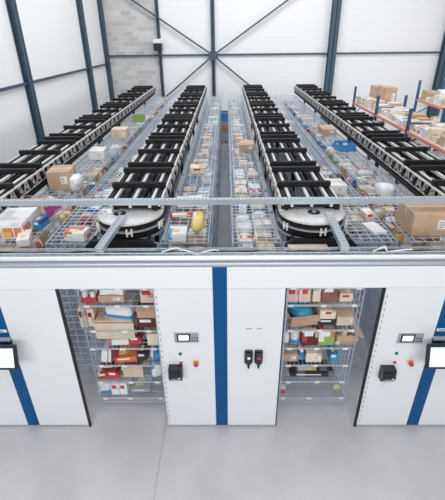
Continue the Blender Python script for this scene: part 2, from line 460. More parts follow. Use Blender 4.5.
def chain_me(s):
    b = MB().use('chain_metal'); x = s*.42; y = Y0+.05; i = 0
    while y < Y1-.15:
        b.use('chain_metal')
        b.bar((x, y, 2.62), (x, y+.07, 2.78), .022, .018, up=(1, 0, 0)); b.bar((x, y+.12, 2.78), (x, y+.19, 2.62), .022, .018, up=(1, 0, 0))
        b.cyl((x-s*.01, y+.095, 2.70), (x+s*.022, y+.095, 2.70), .03, 8)
        if i % 2 == 0: b.use('black_metal').box((x-.015, y+.2, 2.64), (x+s*.03, y+.26, 2.76))
        y += .235; i += 1
    return b.mesh('chain')
side = {s: side_me(s) for s in (-1, 1)}; chain = {s: chain_me(s) for s in (-1, 1)}
post_me = MB().use('black_metal').box((-.035, -.035, .012), (.035, .035, 2.755)).box((-.12, -.10, 0), (.12, .10, .012)).mesh('post')
beamlow = [MB().use('black_metal').box((a, Y0+.3, 2.66), (c, Y1, 2.745)).mesh('duct') for a, c in ((-.25, -.15), (.02, .10), (.18, .25))]
def half(r, n=28, x=0, y=0, back=0.0):
    return [(x + r*math.cos(PI+PI*k/n), y + r*math.sin(PI+PI*k/n)) for k in range(n+1)] + ([(x+r, y+back), (x-r, y+back)] if back else [])
def make_track(ci, x, lab):
    t = thing('carousel_track', 'black and silver ladder track of the ' + lab, 'carousel track', (x, 0, 0), 0, 'carousel tracks')
    for r in rails: link('rail', r, t)
    for s in (-1, 1): link('side_rail', side[s], t); link('chain', chain[s], t)
    for y in bars: link('cross_bar', bar_me, t, (0, y, 0))
    for d in beamlow: link('duct', d, t)
    for i in range(6): link('post', post_me, t, (0, 3.0+2.45*i, 0))
    # turning wheel at the front end
    yc = 1.34
    MB().use('disc_plate').poly_prism(half(.445, 32, 0, yc, .06), 2.69, 2.715).obj('wheel_plate', t)
    MB().use('black_metal').poly_prism(half(.435, 32, 0, yc, .06), 2.62, 2.69).obj('wheel_rim', t)
    b = MB().use('chain_metal').poly_prism(half(.462, 32, 0, yc), 2.595, 2.612)
    b.use('black_metal').poly_prism(half(.452, 32, 0, yc), 2.50, 2.595)
    b.use('grey_plastic').poly_prism(half(.466, 32, 0, yc), 2.475, 2.50); b.obj('guide_band', t)
    b = MB()
    for a in (PI+.62, PI+1.72, PI+2.72):
        dx, dy = math.cos(a), math.sin(a); tx, ty = -dy, dx
        b.use('rail_light')
        for q in (-.03, .03):
            b.bar((dx*.475+tx*q, yc+dy*.475+ty*q, 2.555), (dx*.475+tx*q, yc+dy*.475+ty*q, 2.655), .022)
        b.bar((dx*.478-tx*.045, yc+dy*.478-ty*.045, 2.605), (dx*.478+tx*.045, yc+dy*.478+ty*.045, 2.605), .02)
    b.obj('chain', t)
    hx = (-.02, -.13, .02, 0)[ci]; hy = yc-.07
    b = MB().use('black_edge').cyl((hx, hy, 2.7151), (hx, hy, 2.719), .085, 20); b.obj('hub', t)
    MB().use('grey_plastic').cyl((hx, hy, 2.719), (hx, hy, 2.735), .03, 12).obj('hub_nut', t)
    return t
for ci, (x, lab) in enumerate(CARS): make_track(ci, x, lab)
# drive sensor box on one wheel
t = thing('sensor_box', 'small white box on the turning wheel behind the carton doorway', 'box', (-1.55, 1.31, 2.716))
MB().use('white_plastic').box((-.07, -.05, 0), (.07, .05, .07), .008).obj('casing', t)
MB().use('grey_plastic').box((-.05, -.052, .02), (.0, -.05, .045)).obj('nameplate', t)
# braces from the wheels to the fascia and the perforated channel across
for i, (a, b_) in enumerate((((-1.275, 1.04, 2.775), (-1.33, .10, 2.775)), ((1.42, 1.08, 2.775), (1.38, .10, 2.775)))):
    d = Vector(b_)-Vector(a); L = d.length
    o = link('brace_channel', None, None, a); o.rotation_euler = (0, 0, math.atan2(d.y, d.x))
    tag(o, ['galvanised brace from the turning wheel with the white box to the fascia', 'galvanised brace from the turning wheel to fascia near the large brown carton'][i], 'brace', 'braces over the wheels')
    MB().use('perforated').box((0, -.045, 0), (L, .045, .012)).obj('web', o)
    for s in (-1, 1): MB().use('galvanised').box((0, s*.045, -.03), (L, s*.038, .028)).obj('flange', o)
    MB().use('galvanised').box((L-.07, -.04, -.045), (L-.01, .04, 0)).obj('foot_plate', o)
t = thing('cross_channel', 'long perforated grey channel spanning over all four carousel tracks', 'channel', (0, 1.31, 2.84))
MB().use('perforated').box((-4.8, -.035, 0), (4.8, .035, .055)).obj('channel_web', t)
b = MB().use('galvanised')
b.box((-4.8, -.042, -.008), (4.8, -.035, .064)); b.box((-4.8, .035, -.008), (4.8, .042, .064)); b.obj('flange', t)
b = MB().use('black_metal')
for x in (-3.6, -1.25, 1.25, 3.6):
    MB().use('black_metal').box((x-.33, .06, -.09), (x+.31, .11, -.035)).obj('saddle', t)

# ------------------------------------------------------------------ wire baskets
BW, BD = .94, .64      # width along the track, depth
SH = [.22, .54, .85, 1.155, 1.46, 1.86, 2.12]
ZT = 2.42
def grid_x(b, y, z0, z1, x0, x1, nx, nz, t):       # panel in the xz plane
    for i in range(nx+1): x = x0+(x1-x0)*i/nx; b.box((x-t/2, y-t/2, z0), (x+t/2, y+t/2, z1))
    for i in range(nz+1): z = z0+(z1-z0)*i/nz; b.box((x0, y-t/2, z-t/2), (x1, y+t/2, z+t/2))
def mk_meshes():
    M = {}
    t = .0065
    b = MB().use('wire')
    for sx in (-1, 1):
        for sy in (-1, 1): b.box((sx*BW/2-.007, sy*BD/2-.007, .14), (sx*BW/2+.007, sy*BD/2+.007, ZT))
    for z in (.14, ZT):
        for s in (-1, 1):
            b.box((-BW/2, s*BD/2-.006, z-.006), (BW/2, s*BD/2+.006, z+.006)); b.box((s*BW/2-.006, -BD/2, z-.006), (s*BW/2+.006, BD/2, z+.006))
    M['frame'] = b.mesh('frame')
    b = MB().use('wire')
    for i in range(7): y = -BD/2+BD*i/6; b.box((-t/2, y-t/2, .14), (t/2, y+t/2, ZT))
    for i in range(23): z = .14+(ZT-.14)*i/22; b.box((-t/2, -BD/2, z-t/2), (t/2, BD/2, z+t/2))
    M['side_mesh'] = b.mesh('side_mesh')
    b = MB().use('wire_bright')
    for i in range(6): y = -BD/2+BD*i/5; b.box((-.004, y-.004, .14), (.004, y+.004, ZT))
    for i in range(20): z = .14+(ZT-.14)*i/19; b.box((-.004, -BD/2, z-.004), (.004, BD/2, z+.004))
    M['open_side_mesh'] = b.mesh('side_mesh')
    b = MB().use('wire'); grid_x(b, 0, .14, ZT, -BW/2, BW/2, 10, 18, t); M['back_mesh'] = b.mesh('back_mesh')
    b = MB().use('wire')
    for i in range(17): x = -BW/2+BW*i/16; b.box((x-.003, -BD/2, -.006), (x+.003, BD/2, 0))
    for i in range(6): y = -BD/2+BD*i/5; b.box((-BW/2, y-.0035, -.013), (BW/2, y+.0035, -.006))
    b.box((-BW/2, -BD/2-.006, .0), (BW/2, -BD/2, .006)); b.box((-BW/2, -BD/2-.008, -.018), (BW/2, -BD/2-.004, -.008))
    M['shelf'] = b.mesh('shelf')
    b = MB().use('wire_bright')
    for i in range(9): x = -BW/2+BW*i/8; b.box((x-.0038, -BD/2, -.0038), (x+.0038, BD/2, .0038))
    for i in range(5): y = -BD/2+BD*(i+.5)/5; b.box((-BW/2, y-.0035, -.0035), (BW/2, y+.0035, .0035))
    M['top_mesh'] = b.mesh('top_mesh')
    b = MB().use('black_metal')
    b.poly_prism([(-.47, 2.435), (-.38, 2.53), (.38, 2.53), (.47, 2.435), (.47, 2.425), (-.47, 2.425)], BD/2-.17, BD/2-.10)
    b.v = [(x, z, y) for x, y, z in b.v]
    b.f = [f[::-1] for f in b.f]
    for s in (-1, 1): b.box((s*.36-.02, BD/2-.12, 2.49), (s*.36+.02, BD/2+.005, 2.53))
    M['hanger'] = b.mesh('hanger')
    b = MB().use('galvanised').box((-.42, BD/2-.05, 2.43), (.42, BD/2-.02, 2.455))
    for s in (-1, 1): b.box((s*.36-.015, BD/2-.05, 2.44), (s*.36+.015, BD/2-.02, 2.47))
    M['row_hanger'] = b.mesh('hanger')
    b = MB().use('paper_label').box((-.034, -.004, -.024), (.034, 0, .012)); M['label_holder'] = b.mesh('label_holder')
    return M
BM = mk_meshes()
def basket(x, y, rz, label, group, detail):
    t = thing('wire_basket', label, 'wire basket', (x, y, 0), rz, group)
    link('frame', BM['frame'], t)
    for s in (-1, 1): link('side_mesh', BM['open_side_mesh' if detail in (2, 3) else 'side_mesh'], t, (s*BW/2, 0, 0)) if (detail == 2 or s == 1) else None
    if detail != 3: link('back_mesh', BM['back_mesh'], t, (0, BD/2-.001, 0))
    link('hanger', BM['hanger' if detail == 2 else 'row_hanger'], t)
    link('top_mesh', BM['top_mesh'], t, (0, 0, ZT))
    zs = SH[:1] if detail == 3 else (SH if detail else SH[2:])
    for z in zs:
        s = link('shelf', BM['shelf'], t, (0, 0, z))
        if detail == 2:
            for q in (-.40, 0, .40): link('label_holder', BM['label_holder'], s, (q+rnd.uniform(-.05, .05), -BD/2-.011, 0))
    return t

# ------------------------------------------------------------------ goods
CACHE = {}
def wrap_blob(w, d, h, seed, m, top=None):
    """soft bag: a rounded crinkled pillow"""
    r = random.Random(seed); nu, nv = 14, 9; b = MB().use(m)
    ph = [r.uniform(0, 6) for _ in range(6)]
    for j in range(nv+1):
        v = -PI/2 + PI*j/nv
        for i in range(nu):
            u = 2*PI*i/nu
            cu, su, cv, sv = math.cos(u), math.sin(u), math.cos(v), math.sin(v)
            f = lambda q, e: math.copysign(abs(q)**e, q)
            k = 1+.07*math.sin(3*u+ph[0])+.05*math.sin(5*u+ph[1]+3*v)+.05*math.sin(7*v+ph[2])
            b.v.append((w/2*f(cu, .6)*f(cv, .55)*k, d/2*f(su, .6)*f(cv, .55)*k, h/2+h/2*f(sv, .7)*(1+.06*math.sin(4*u+ph[3]) if j > 2 else 1)))
    for j in range(nv):
        for i in range(nu):
            b.f.append((j*nu+i, j*nu+(i+1) % nu, (j+1)*nu+(i+1) % nu, (j+1)*nu+i)); b.m.append(0)
    z0 = min(p[2] for p in b.v); b.v = [(x, y, z-z0) for x, y, z in b.v]
    return b.mesh('plastic_bag', True)
def goods_mesh(kind, col, w, d, h, seed=0):
    key = (kind, col, round(w, 2), round(d, 2), round(h, 2), seed)
    if key in CACHE: return CACHE[key]
    P = PRINT[col]; parts = []
    if kind == 'carton':
        body = MB().use(P).box((-w/2, -d/2, 0), (w/2, d/2, h), .006)
        b = MB().use('tape').box((-w/2-.0015, -.025, h*.72), (w/2+.0015, .025, h+.0018))
        parts.append(('tape', b.mesh('tape')))
        b = MB().use('paper_label').box((w*.08, -d/2-.002, h*.35), (w*.36, -d/2, h*.75))
        b.use('ink')
        for i in range(4): b.box((w*.11, -d/2-.003, h*(.42+.08*i)), (w*(.2+.03*(i % 3)), -d/2-.002, h*(.445+.08*i)))
        parts.append(('shipping_label', b.mesh('shipping_label')))
    elif kind == 'open_carton':
        t = .008; body = MB().use(P)
        body.box((-w/2, -d/2, 0), (w/2, d/2, t)); body.box((-w/2, -d/2, t), (w/2, -d/2+t, h)); body.box((-w/2, d/2-t, t), (w/2, d/2, h))
        body.box((-w/2, -d/2+t, t), (-w/2+t, d/2-t, h)); body.box((w/2-t, -d/2+t, t), (w/2, d/2-t, h))
        for s in (-1, 1):
            f = MB().use(P); f.bar((-w/2, s*(d/2+.25*d*.4), h+.02), (w/2, s*(d/2+.25*d*.4), h+.02), d*.22, .005, up=(0, s*.55, 1)); parts.append(('flap', f.mesh('flap')))
            f = MB().use(P); f.bar((s*(w/2+.05), -d/2, h+.012), (s*(w/2+.05), d/2, h+.012), .10, .005, up=(s*.5, 0, 1)); parts.append(('flap', f.mesh('flap')))
    elif kind == 'printed_box':
        body = MB().use(P).box((-w/2, -d/2, 0), (w/2, d/2, h), .004)
        b = MB().use('paper_label' if col not in ('white', 'cream', 'pink') else 'print_red').box((-w*.36, -d/2-.0015, h*.55), (w*.2, -d/2, h*.85)); parts.append(('title_panel', b.mesh('title_panel')))
        b = MB().use('print_yellow' if col not in ('yellow',) else 'print_red').box((-w*.3, -d*.3, h), (w*.12, d*.05, h+.0015)); parts.append(('picture_panel', b.mesh('picture_panel')))
    elif kind == 'bottle_tray':
        body = MB().use(P).box((-w/2, -d/2, 0), (w/2, d/2, h*.45), .004)
        n = max(2, int(w/.075)); k = max(2, int(d/.075))
        b = MB(); capm = 'button_red' if seed % 2 else 'stripe_blue'
        for i in range(n):
            for j in range(k):
                x = -w/2+(i+.5)*w/n; y = -d/2+(j+.5)*d/k; r = min(w/n, d/k)*.44
                b.use('white_plastic').cyl((x, y, .01), (x, y, h*.78), r, 8); b.cyl((x, y, h*.78), (x, y, h*.9), r, 8, r*.45)
                b.use(capm).cyl((x, y, h*.9), (x, y, h), r*.48, 8)
        parts.append(('bottle_pattern', b.mesh('bottle_pattern')))
    elif kind == 'plastic_bag':
        me = wrap_blob(w, d, h, seed+hash(col) % 7 if False else seed, P); CACHE[key] = (me, []); return CACHE[key]
    elif kind == 'roll_pack':     # soft multi-pack: pillow block with a printed band
        body = MB().use('white_plastic').box((-w/2, -d/2, 0), (w/2, d/2, h), .03)
        b = MB().use(P).box((-w/2-.002, -d/2-.002, .03), (w/2+.002, d/2+.002, h*.42), .004); parts.append(('print_band', b.mesh('print_band')))
        b = MB().use('print_grey')
        n = max(2, int(w/.07)); k = max(2, int(d/.08))
        for i in range(n):
            for j in range(k): b.box((-w/2+(i+.28)*w/n, -d/2+(j+.3)*d/k, h), (-w/2+(i+.72)*w/n, -d/2+(j+.7)*d/k, h+.002))
        parts.append(('dot_pattern', b.mesh('dot_pattern')))
    elif kind == 'storage_tub':
        body = MB().use(P); t = .006; q = .9
        body.box((-w/2*q, -d/2*q, 0), (w/2*q, d/2*q, t))
        body.box((-w/2, -d/2, t), (w/2, -d/2+t, h)); body.box((-w/2, d/2-t, t), (w/2, d/2, h)); body.box((-w/2, -d/2+t, t), (-w/2+t, d/2-t, h)); body.box((w/2-t, -d/2+t, t), (w/2, d/2-t, h))
        b = MB().use(P); 
        for s in (-1, 1): b.box((-w/2-.012, s*(d/2+.006), h-.02), (w/2+.012, s*d/2, h))
        parts.append(('rim', b.mesh('rim')))
    elif kind == 'book':
        body = MB().use(P).box((-w/2, -d/2, 0), (w/2, d/2, h), .002)
        b = MB().use('paper_label').box((-w/2+.004, -d/2-.001, .003), (w/2-.004, -d/2+.003, h-.003)); parts.append(('page_edge', b.mesh('page_edge')))
    me = body.mesh(kind); CACHE[key] = (me, parts); return CACHE[key]
NOUN = {'carton': 'carton', 'open_carton': 'open topped carton', 'printed_box': 'printed box', 'bottle_tray': 'tray of capped bottles',
        'plastic_bag': 'plastic bag', 'roll_pack': 'wrapped multipack', 'storage_tub': 'open storage tub', 'book': 'book'}
CAT = {'carton': 'carton', 'open_carton': 'carton', 'printed_box': 'box', 'bottle_tray': 'bottle pack', 'plastic_bag': 'bag', 'roll_pack': 'multipack', 'storage_tub': 'tub', 'book': 'book'}
def goods(kind, col, dims, loc, rz, label, group, parts=True, tilt=(0, 0)):
    me, ps = goods_mesh(kind, col, *dims, seed=rnd.randint(0, 3) if kind in ('plastic_bag', 'bottle_tray') else 0)
    o = link(kind, me, None, loc); o.rotation_euler = (tilt[0], tilt[1], rz)
    tag(o, label, CAT[kind], group)
    if parts or kind in ('bottle_tray', 'open_carton', 'roll_pack'):
        for n, pm in ps: link(n, pm, o)
    return o

# ---- basket rows
ROWS = [(-2.835, PI/2), (-2.015, -PI/2), (-.485, PI/2), (.485, -PI/2), (2.015, PI/2), (2.835, -PI/2)]
NB = 15
SPOT = {}      # (row, k) -> True where a hand-placed thing lies on the basket top
HAND = [   # things lying on top of the baskets: kind, colour, (w, d, h), (x, y), turn, label
 ('printed_box', 'white', (.44, .62, .22), (-2.91, 1.38), .06, 'large white box with orange print lying on the basket tops by the clad wall'),
 ('open_carton', 'pale brown', (.36, .30, .20), (-2.88, 1.98), .05, 'pale open carton behind the large white box with orange print'),
 ('printed_box', 'magenta', (.22, .34, .12), (-2.69, 2.02), -.2, 'magenta box lying beside the pale open carton on the basket tops'),
 ('printed_box', 'blue', (.11, .26, .14), (-2.60, 1.50), -.1, 'small blue box beside the large white box with orange print'),
 ('printed_box', 'white and red', (.16, .34, .10), (-2.64, 1.02), .3, 'white box with red print on the basket corner by the fascia'),
 ('printed_box', 'white and red', (.28, .22, .13), (-1.95, 1.10), -.1, 'white box with red print lying beside the turning wheel of the carton carousel'),
 ('carton', 'brown', (.40, .46, .34), (-2.91, 3.25), .1, 'tall brown carton on the basket tops beside the outer track by clad wall'),
 ('plastic_bag', 'white', (.20, .4, .26), (-2.61, 3.10), .1, 'white bag leaning against the tall brown carton on the basket tops'),
 ('carton', 'brown', (.57, .60, .32), (2.85, 1.38), -.02, 'largest brown carton, lying on the basket tops by the pallet racks'),
 ('book', 'white', (.20, .34, .04), (2.14, 1.32), .25, 'white flat book on the basket top beside the largest brown carton'),
 ('printed_box', 'pink', (.14, .22, .12), (2.16, 1.72), .2, 'small pink box on the basket top behind the white flat book'),
 ('carton', 'white', (.36, .40, .15), (1.95, 2.95), .05, 'white carton lying on basket tops beside the track of the blue bag carousel'),
 ('plastic_bag', 'black', (.24, .3, .14), (2.12, 3.38), 0, 'black bag behind the white carton on the basket tops'),
 ('storage_tub', 'blue', (.42, .46, .16), (2.86, 5.75), .05, 'blue open tub on the basket tops beside the outer track by pallet racks'),
 ('plastic_bag', 'yellow', (.18, .44, .2), (-.33, 1.42), 0, 'long yellow bag lying at the aisle edge of the basket tops'),
 ('printed_box', 'red', (.44, .10, .06), (-.55, 1.80), .04, 'long thin red box lying across the basket top next to the yellow bag'),
 ('printed_box', 'white', (.42, .3, .08), (-.52, 2.35), .15, 'flat white box on basket tops behind the long thin red box'),
 ('printed_box', 'white and blue', (.24, .26, .12), (-.58, 1.10), 0, 'white box with blue print between the yellow bag and the fascia'),
 ('carton', 'brown', (.34, .5, .16), (.56, 5.9), 0, 'brown carton on the basket tops across the aisle, far from the wheel'),
 ('printed_box', 'cream', (.3, .3, .12), (-.5, 4.1), 0, 'cream box on the aisle side basket tops of the carton carousel'),
 ('storage_tub', 'green', (.34, .4, .18), (-2.75, 9.6), 0, 'green open tub on the basket tops toward the far wall'),
 ('carton', 'brown', (.36, .6, .16), (2.86, 7.6), 0, 'long brown carton behind the blue open tub on the basket tops'),
 ('plastic_bag', 'white', (.3, .36, .2), (2.75, 2.66), 0, 'white bag behind the largest brown carton on the basket tops'),
 ('carton', 'pale brown', (.5, .36, .05), (1.12, .62), .03, 'flat pale carton in front of the turning wheel of the blue bag carousel'),
 ('carton', 'white', (.34, .4, .2), (-2.82, 5.2), .1, 'white carton on the basket tops far behind the tall brown carton'),
 ('carton', 'pale brown', (.4, .4, .24), (-2.8, 7.3), 0, 'pale carton on basket tops in front of the green open tub'),
]
ZT = 2.42
for kind, col, dims, (x, y), rz, lab in HAND:
    o = goods(kind, col, dims, (x, y, ZT+.005), rz, lab, 'goods lying on the basket tops')
    if lab.startswith('large white box'):
        for c in list(o.children): bpy.data.objects.remove(c)
        for xa, xb in ((-.21, -.08), (-.05, .08), (.10, .20)): MB().use('print_orange').box((xa, -.312, .03), (xb, -.31, .17)).obj('picture_panel', o)
        MB().use('print_orange').box((.22, -.28, .03), (.222, -.05, .17)).obj('picture_panel', o)
KINDS = [('carton', 'brown', 4), ('carton', 'pale brown', 4), ('carton', 'white', 4), ('carton', 'cream', 2), ('open_carton', 'brown', 2), ('open_carton', 'pale brown', 2),
         ('printed_box', 'white', 4), ('printed_box', 'white and blue', 3), ('printed_box', 'white and red', 3), ('printed_box', 'blue', 2), ('printed_box', 'red', 2), ('printed_box', 'orange', 2),
         ('printed_box', 'green', 1), ('printed_box', 'yellow', 1), ('printed_box', 'pink', 2), ('printed_box', 'magenta', 1), ('printed_box', 'white and orange', 2), ('printed_box', 'dark red', 1), ('printed_box', 'grey', 2),
         ('bottle_tray', 'white', 2), ('bottle_tray', 'blue', 2), ('bottle_tray', 'red', 1), ('plastic_bag', 'white', 5), ('plastic_bag', 'blue', 1), ('plastic_bag', 'yellow', 1), ('plastic_bag', 'grey', 3), ('plastic_bag', 'white and blue', 3), ('plastic_bag', 'white and red', 2),
         ('roll_pack', 'blue', 2), ('roll_pack', 'red', 1), ('roll_pack', 'green', 1), ('storage_tub', 'blue', 1), ('storage_tub', 'grey', 2)]
SIZES = {'carton': [(.36, .30, .24), (.30, .24, .18), (.40, .34, .20), (.26, .22, .22)], 'open_carton': [(.38, .30, .17), (.32, .26, .14)],
         'printed_box': [(.26, .18, .20), (.20, .28, .12), (.16, .14, .24), (.30, .24, .08)], 'bottle_tray': [(.30, .22, .22), (.26, .2, .26)],
         'plastic_bag': [(.30, .26, .16), (.24, .22, .12), (.36, .28, .2)], 'roll_pack': [(.30, .24, .22), (.26, .36, .18)], 'storage_tub': [(.36, .28, .16), (.28, .22, .14)], 'book': [(.2, .15, .03)]}
SHNAME = {6: 'top shelf', 5: 'second shelf down', 4: 'third shelf down', 3: 'fourth shelf down', 2: 'fifth shelf down', 1: 'sixth shelf down'}
def fill(row, k, x, y, rz, sidx, n, group, used):
    rowname = 'in %s row from clad wall' % ORD[row]
    rowsd = [0]
    if n == 8: n = 4; rowsd = [-1, 1]
    slots = [-.32, 0, .32] if n == 3 else ([-.23, .23] if n == 2 else [-.345, -.115, .115, .345])
    for s, q2 in [(a_, b_) for a_ in slots[:n] for b_ in rowsd]:
        pool = [q for q in KINDS if (q[0], q[1], sidx) not in used]
        kind, col, _ = rnd.choices(pool, [q[2] for q in pool])[0]; used.add((kind, col, sidx))
        w, d, h = rnd.choice(SIZES[kind])
        lim = .30 if n == 3 else (.44 if n == 2 else .215)
        if w > lim: w = lim
        h = min(h, .24 if sidx == 6 else .23)
        if kind == 'open_carton': w *= .8; d *= .8; h = min(h, .15)
        if q2: d = min(d, .26)
        ly = q2*.135 if q2 else rnd.uniform(-(BD/2-d/2-.02), 0) if n < 4 else rnd.uniform(-.1, .1)
        lx = s + rnd.uniform(-.015, .015)
        c, sn = math.cos(rz), math.sin(rz)
        X = x + lx*c - ly*sn; Y = y + lx*sn + ly*c
        lab = '%s %s on %s of %s basket %s' % (col, NOUN[kind], SHNAME[sidx], ORD[k], rowname)
        if len(lab.replace('-', ' ').split()) > 16: lab = '%s %s, %s of %s basket, %s row from wall' % (col, NOUN[kind], SHNAME[sidx].replace(' down', ''), ORD[k], ORD[row])
        goods(kind, col, (w, d, h), (X, Y, SH[sidx]+.002), rz + rnd.uniform(-.12, .12), lab, group, parts=(k < 5))
for r, (x, rz) in enumerate(ROWS):
    for k in range(NB):
        y = 1.41+.965*k
        if k == 0 and r in (1, 4):
            basket(x, y, rz, 'empty wire basket at the corner beside the turning wheel of the %s carousel' % ('carton' if r == 1 else 'blue bag'), 'wire baskets in rows', 3); continue
        basket(x, y, rz, '%s wire basket back from the doorways in %s row from the clad wall' % (ORD[k], ORD[r]), 'wire baskets in rows', 1 if k < 8 else 0)
        used = set(); g = 'goods in the basket rows'
        fill(r, k, x, y, rz, 6, 8 if k < 4 else (4 if k < 9 else 3), g, used)
        if r in (2, 3):
            fill(r, k, x, y, rz, 5, 3, g, used)
            if k < 8: fill(r, k, x, y, rz, 4, 2, g, used)
            if k < 5: fill(r, k, x, y, rz, 3, 2, g, used)
        elif k < 6: fill(r, k, x, y, rz, 5, 3, g, used)
# ---- the two baskets that stand in the doorways
basket(-1.30, .64, 0, 'wire basket standing in the doorway, loaded with cartons and red packs', 'wire baskets in the doorways', 2)
basket(1.30, .64, 0, 'wire basket standing in the doorway, loaded with blue bags and printed boxes', 'wire baskets in the doorways', 2)
def D(kind, col, dims, loc, rz, label, tilt=(0, 0)):
    return goods(kind, col, dims, loc, rz, label, 'goods in the doorway baskets', True, tilt)
D('roll_pack', 'blue', (0.190, 0.26, 0.2), (-1.724, 0.500, 0.223), 0.05, 'white pack with blue print ending the lowest shelf in the carton doorway', (0, 0))
D('printed_box', 'white', (0.117, 0.3, 0.22), (-1.555, 0.520, 0.223), 0, 'white dotted box beside the blue pack on the lowest shelf in the carton doorway', (0, 0))
D('printed_box', 'white', (0.109, 0.28, 0.22), (-1.435, 0.510, 0.223), 0, 'second white dotted box from the blue pack on the lowest shelf in the carton doorway', (0, 0))
D('printed_box', 'grey', (0.281, 0.4, 0.05), (-1.202, 0.620, 0.223), 0, 'flat grey box lying on the lowest shelf in the carton doorway', (0, 0))
D('printed_box', 'red', (0.128, 0.22, 0.11), (-1.697, 0.480, 0.543), 0.08, 'red pack at the open end of the second lowest shelf in the carton doorway', (0, 0))
D('printed_box', 'red', (0.157, 0.22, 0.13), (-1.539, 0.480, 0.543), -0.05, 'red pack next to the open carton on the second lowest shelf in the carton doorway', (0, 0))
D('printed_box', 'dark red', (0.213, 0.2, 0.1), (-1.600, 0.500, 0.678), 0.1, 'dark red pack lying on the two red packs in the carton doorway', (0, 0))
D('open_carton', 'pale brown', (0.285, 0.34, 0.2), (-1.263, 0.570, 0.543), 0, 'pale open carton on the second lowest shelf in the carton doorway', (0, 0))
D('plastic_bag', 'white and blue', (0.212, 0.28, 0.22), (-0.937, 0.510, 0.543), 0.1, 'white and blue bag on the second lowest shelf in the carton doorway', (0, 0))
D('book', 'white', (0.083, 0.3, 0.2), (-1.639, 0.530, 0.853), 0.0, 'white book leaning at the open end of the third shelf up in the carton doorway', (0, 0.18))
D('book', 'green', (0.042, 0.3, 0.22), (-1.561, 0.530, 0.853), 0.0, 'green book leaning beside the white one in the carton doorway', (0, 0.15))
D('printed_box', 'red and blue', (0.306, 0.34, 0.09), (-1.352, 0.540, 0.853), 0.12, 'red and blue picture box lying flat on the third shelf up in the carton doorway', (0, 0))
D('printed_box', 'black', (0.140, 0.3, 0.12), (-1.110, 0.570, 0.853), 0, 'black box on the third shelf up in the carton doorway', (0, 0))
D('plastic_bag', 'blue', (0.194, 0.28, 0.16), (-0.905, 0.510, 0.853), 0, 'blue bag on the third shelf up in the carton doorway', (0, 0))
D('carton', 'cream', (0.229, 0.3, 0.2), (-0.883, 0.520, 1.158), 0, 'cream carton on the middle shelf in the carton doorway', (0, 0))
D('roll_pack', 'blue', (0.362, 0.4, 0.2), (-1.300, 0.570, 1.586), -0.18, 'large white and blue multipack lying on the wide kraft carton in the carton doorway', (0, 0))
D('carton', 'pale brown', (0.486, 0.42, 0.12), (-1.407, 0.570, 1.463), -0.0, 'wide kraft carton with a flap hanging over the shelf front in the carton doorway', (0, 0))
D('printed_box', 'dark red', (0.263, 0.36, 0.15), (-0.971, 0.560, 1.463), 0, 'dark red box under the brown open carton in the carton doorway', (0, 0))
D('open_carton', 'brown', (0.259, 0.34, 0.15), (-0.956, 0.550, 1.616), 0, 'brown open carton with empty inside on the dark red box in the carton doorway', (0, 0))
D('printed_box', 'cream', (0.092, 0.2, 0.3), (-1.807, 0.480, 1.463), 0, 'cream box at the open end of the third shelf down in the carton doorway', (0, 0))
D('printed_box', 'cream', (0.092, 0.2, 0.28), (-1.710, 0.500, 1.463), 0.05, 'second cream box, beside the wide kraft carton in the carton doorway', (0, 0))
D('bottle_tray', 'red', (0.203, 0.4, 0.18), (-1.674, 0.570, 1.863), 0.0, 'red tray of capped bottles on the second shelf down in the carton doorway', (0, 0))
D('carton', 'brown', (0.331, 0.38, 0.1), (-1.391, 0.570, 1.863), 0, 'low brown carton under the white and blue boxes in the carton doorway', (0, 0))
D('printed_box', 'white and blue', (0.152, 0.32, 0.08), (-1.471, 0.560, 1.968), 0.1, 'white and blue box on a low carton beside the bottles in the carton doorway', (0, 0))
D('printed_box', 'white and blue', (0.152, 0.3, 0.1), (-1.293, 0.550, 1.968), -0.1, 'white and blue box on a low carton by the pink box in the carton doorway', (0, 0))
D('printed_box', 'pink', (0.189, 0.28, 0.22), (-0.920, 0.510, 1.863), 0, 'pink printed box on the second shelf down in the carton doorway', (0, 0))
D('printed_box', 'blue', (0.198, 0.3, 0.12), (-1.586, 0.520, 2.123), 0.1, 'blue printed box at the open end of the top shelf in the carton doorway', (0, 0))
D('carton', 'pale brown', (0.285, 0.34, 0.16), (-1.307, 0.550, 2.123), 0, 'pale carton on the top shelf in the carton doorway', (0, 0))
D('roll_pack', 'blue', (0.321, 0.34, 0.16), (-0.954, 0.550, 2.123), 0.05, 'white and blue multipack on the top shelf in the carton doorway', (0, 0))
D('plastic_bag', 'red', (0.102, 0.14, 0.09), (0.880, 0.450, 0.223), 0, 'small red bag on the lowest shelf in the blue bag doorway', (0, 0))
D('plastic_bag', 'green', (0.101, 0.14, 0.09), (1.678, 0.450, 0.223), 0, 'small green bag on the lowest shelf in the blue bag doorway', (0, 0))
D('printed_box', 'black', (0.625, 0.32, 0.06), (1.283, 0.560, 0.543), 0, 'long flat black box on the second lowest shelf in the blue bag doorway', (0, 0))
D('carton', 'brown', (0.234, 0.34, 0.13), (0.937, 0.550, 0.853), 0, 'brown carton on the third shelf up in the blue bag doorway', (0, 0))
D('plastic_bag', 'blue', (0.082, 0.22, 0.2), (1.106, 0.490, 0.853), 0, 'narrow blue bag on the third shelf up in the blue bag doorway', (0, 0))
D('carton', 'cream', (0.219, 0.28, 0.16), (1.269, 0.505, 0.853), 0, 'cream carton on the third shelf up in the blue bag doorway', (0, 0))
D('printed_box', 'teal', (0.110, 0.26, 0.14), (1.548, 0.510, 0.853), 0, 'small teal box on the third shelf up in the blue bag doorway', (0, 0))
D('plastic_bag', 'white and blue', (0.107, 0.26, 0.2), (0.865, 0.500, 1.158), 0, 'white and blue bag ending the middle shelf in the blue bag doorway', (0, 0))
D('roll_pack', 'blue', (0.107, 0.26, 0.22), (0.985, 0.500, 1.158), 0, 'white and blue pack beside the brown tray carton in the blue bag doorway', (0, 0))
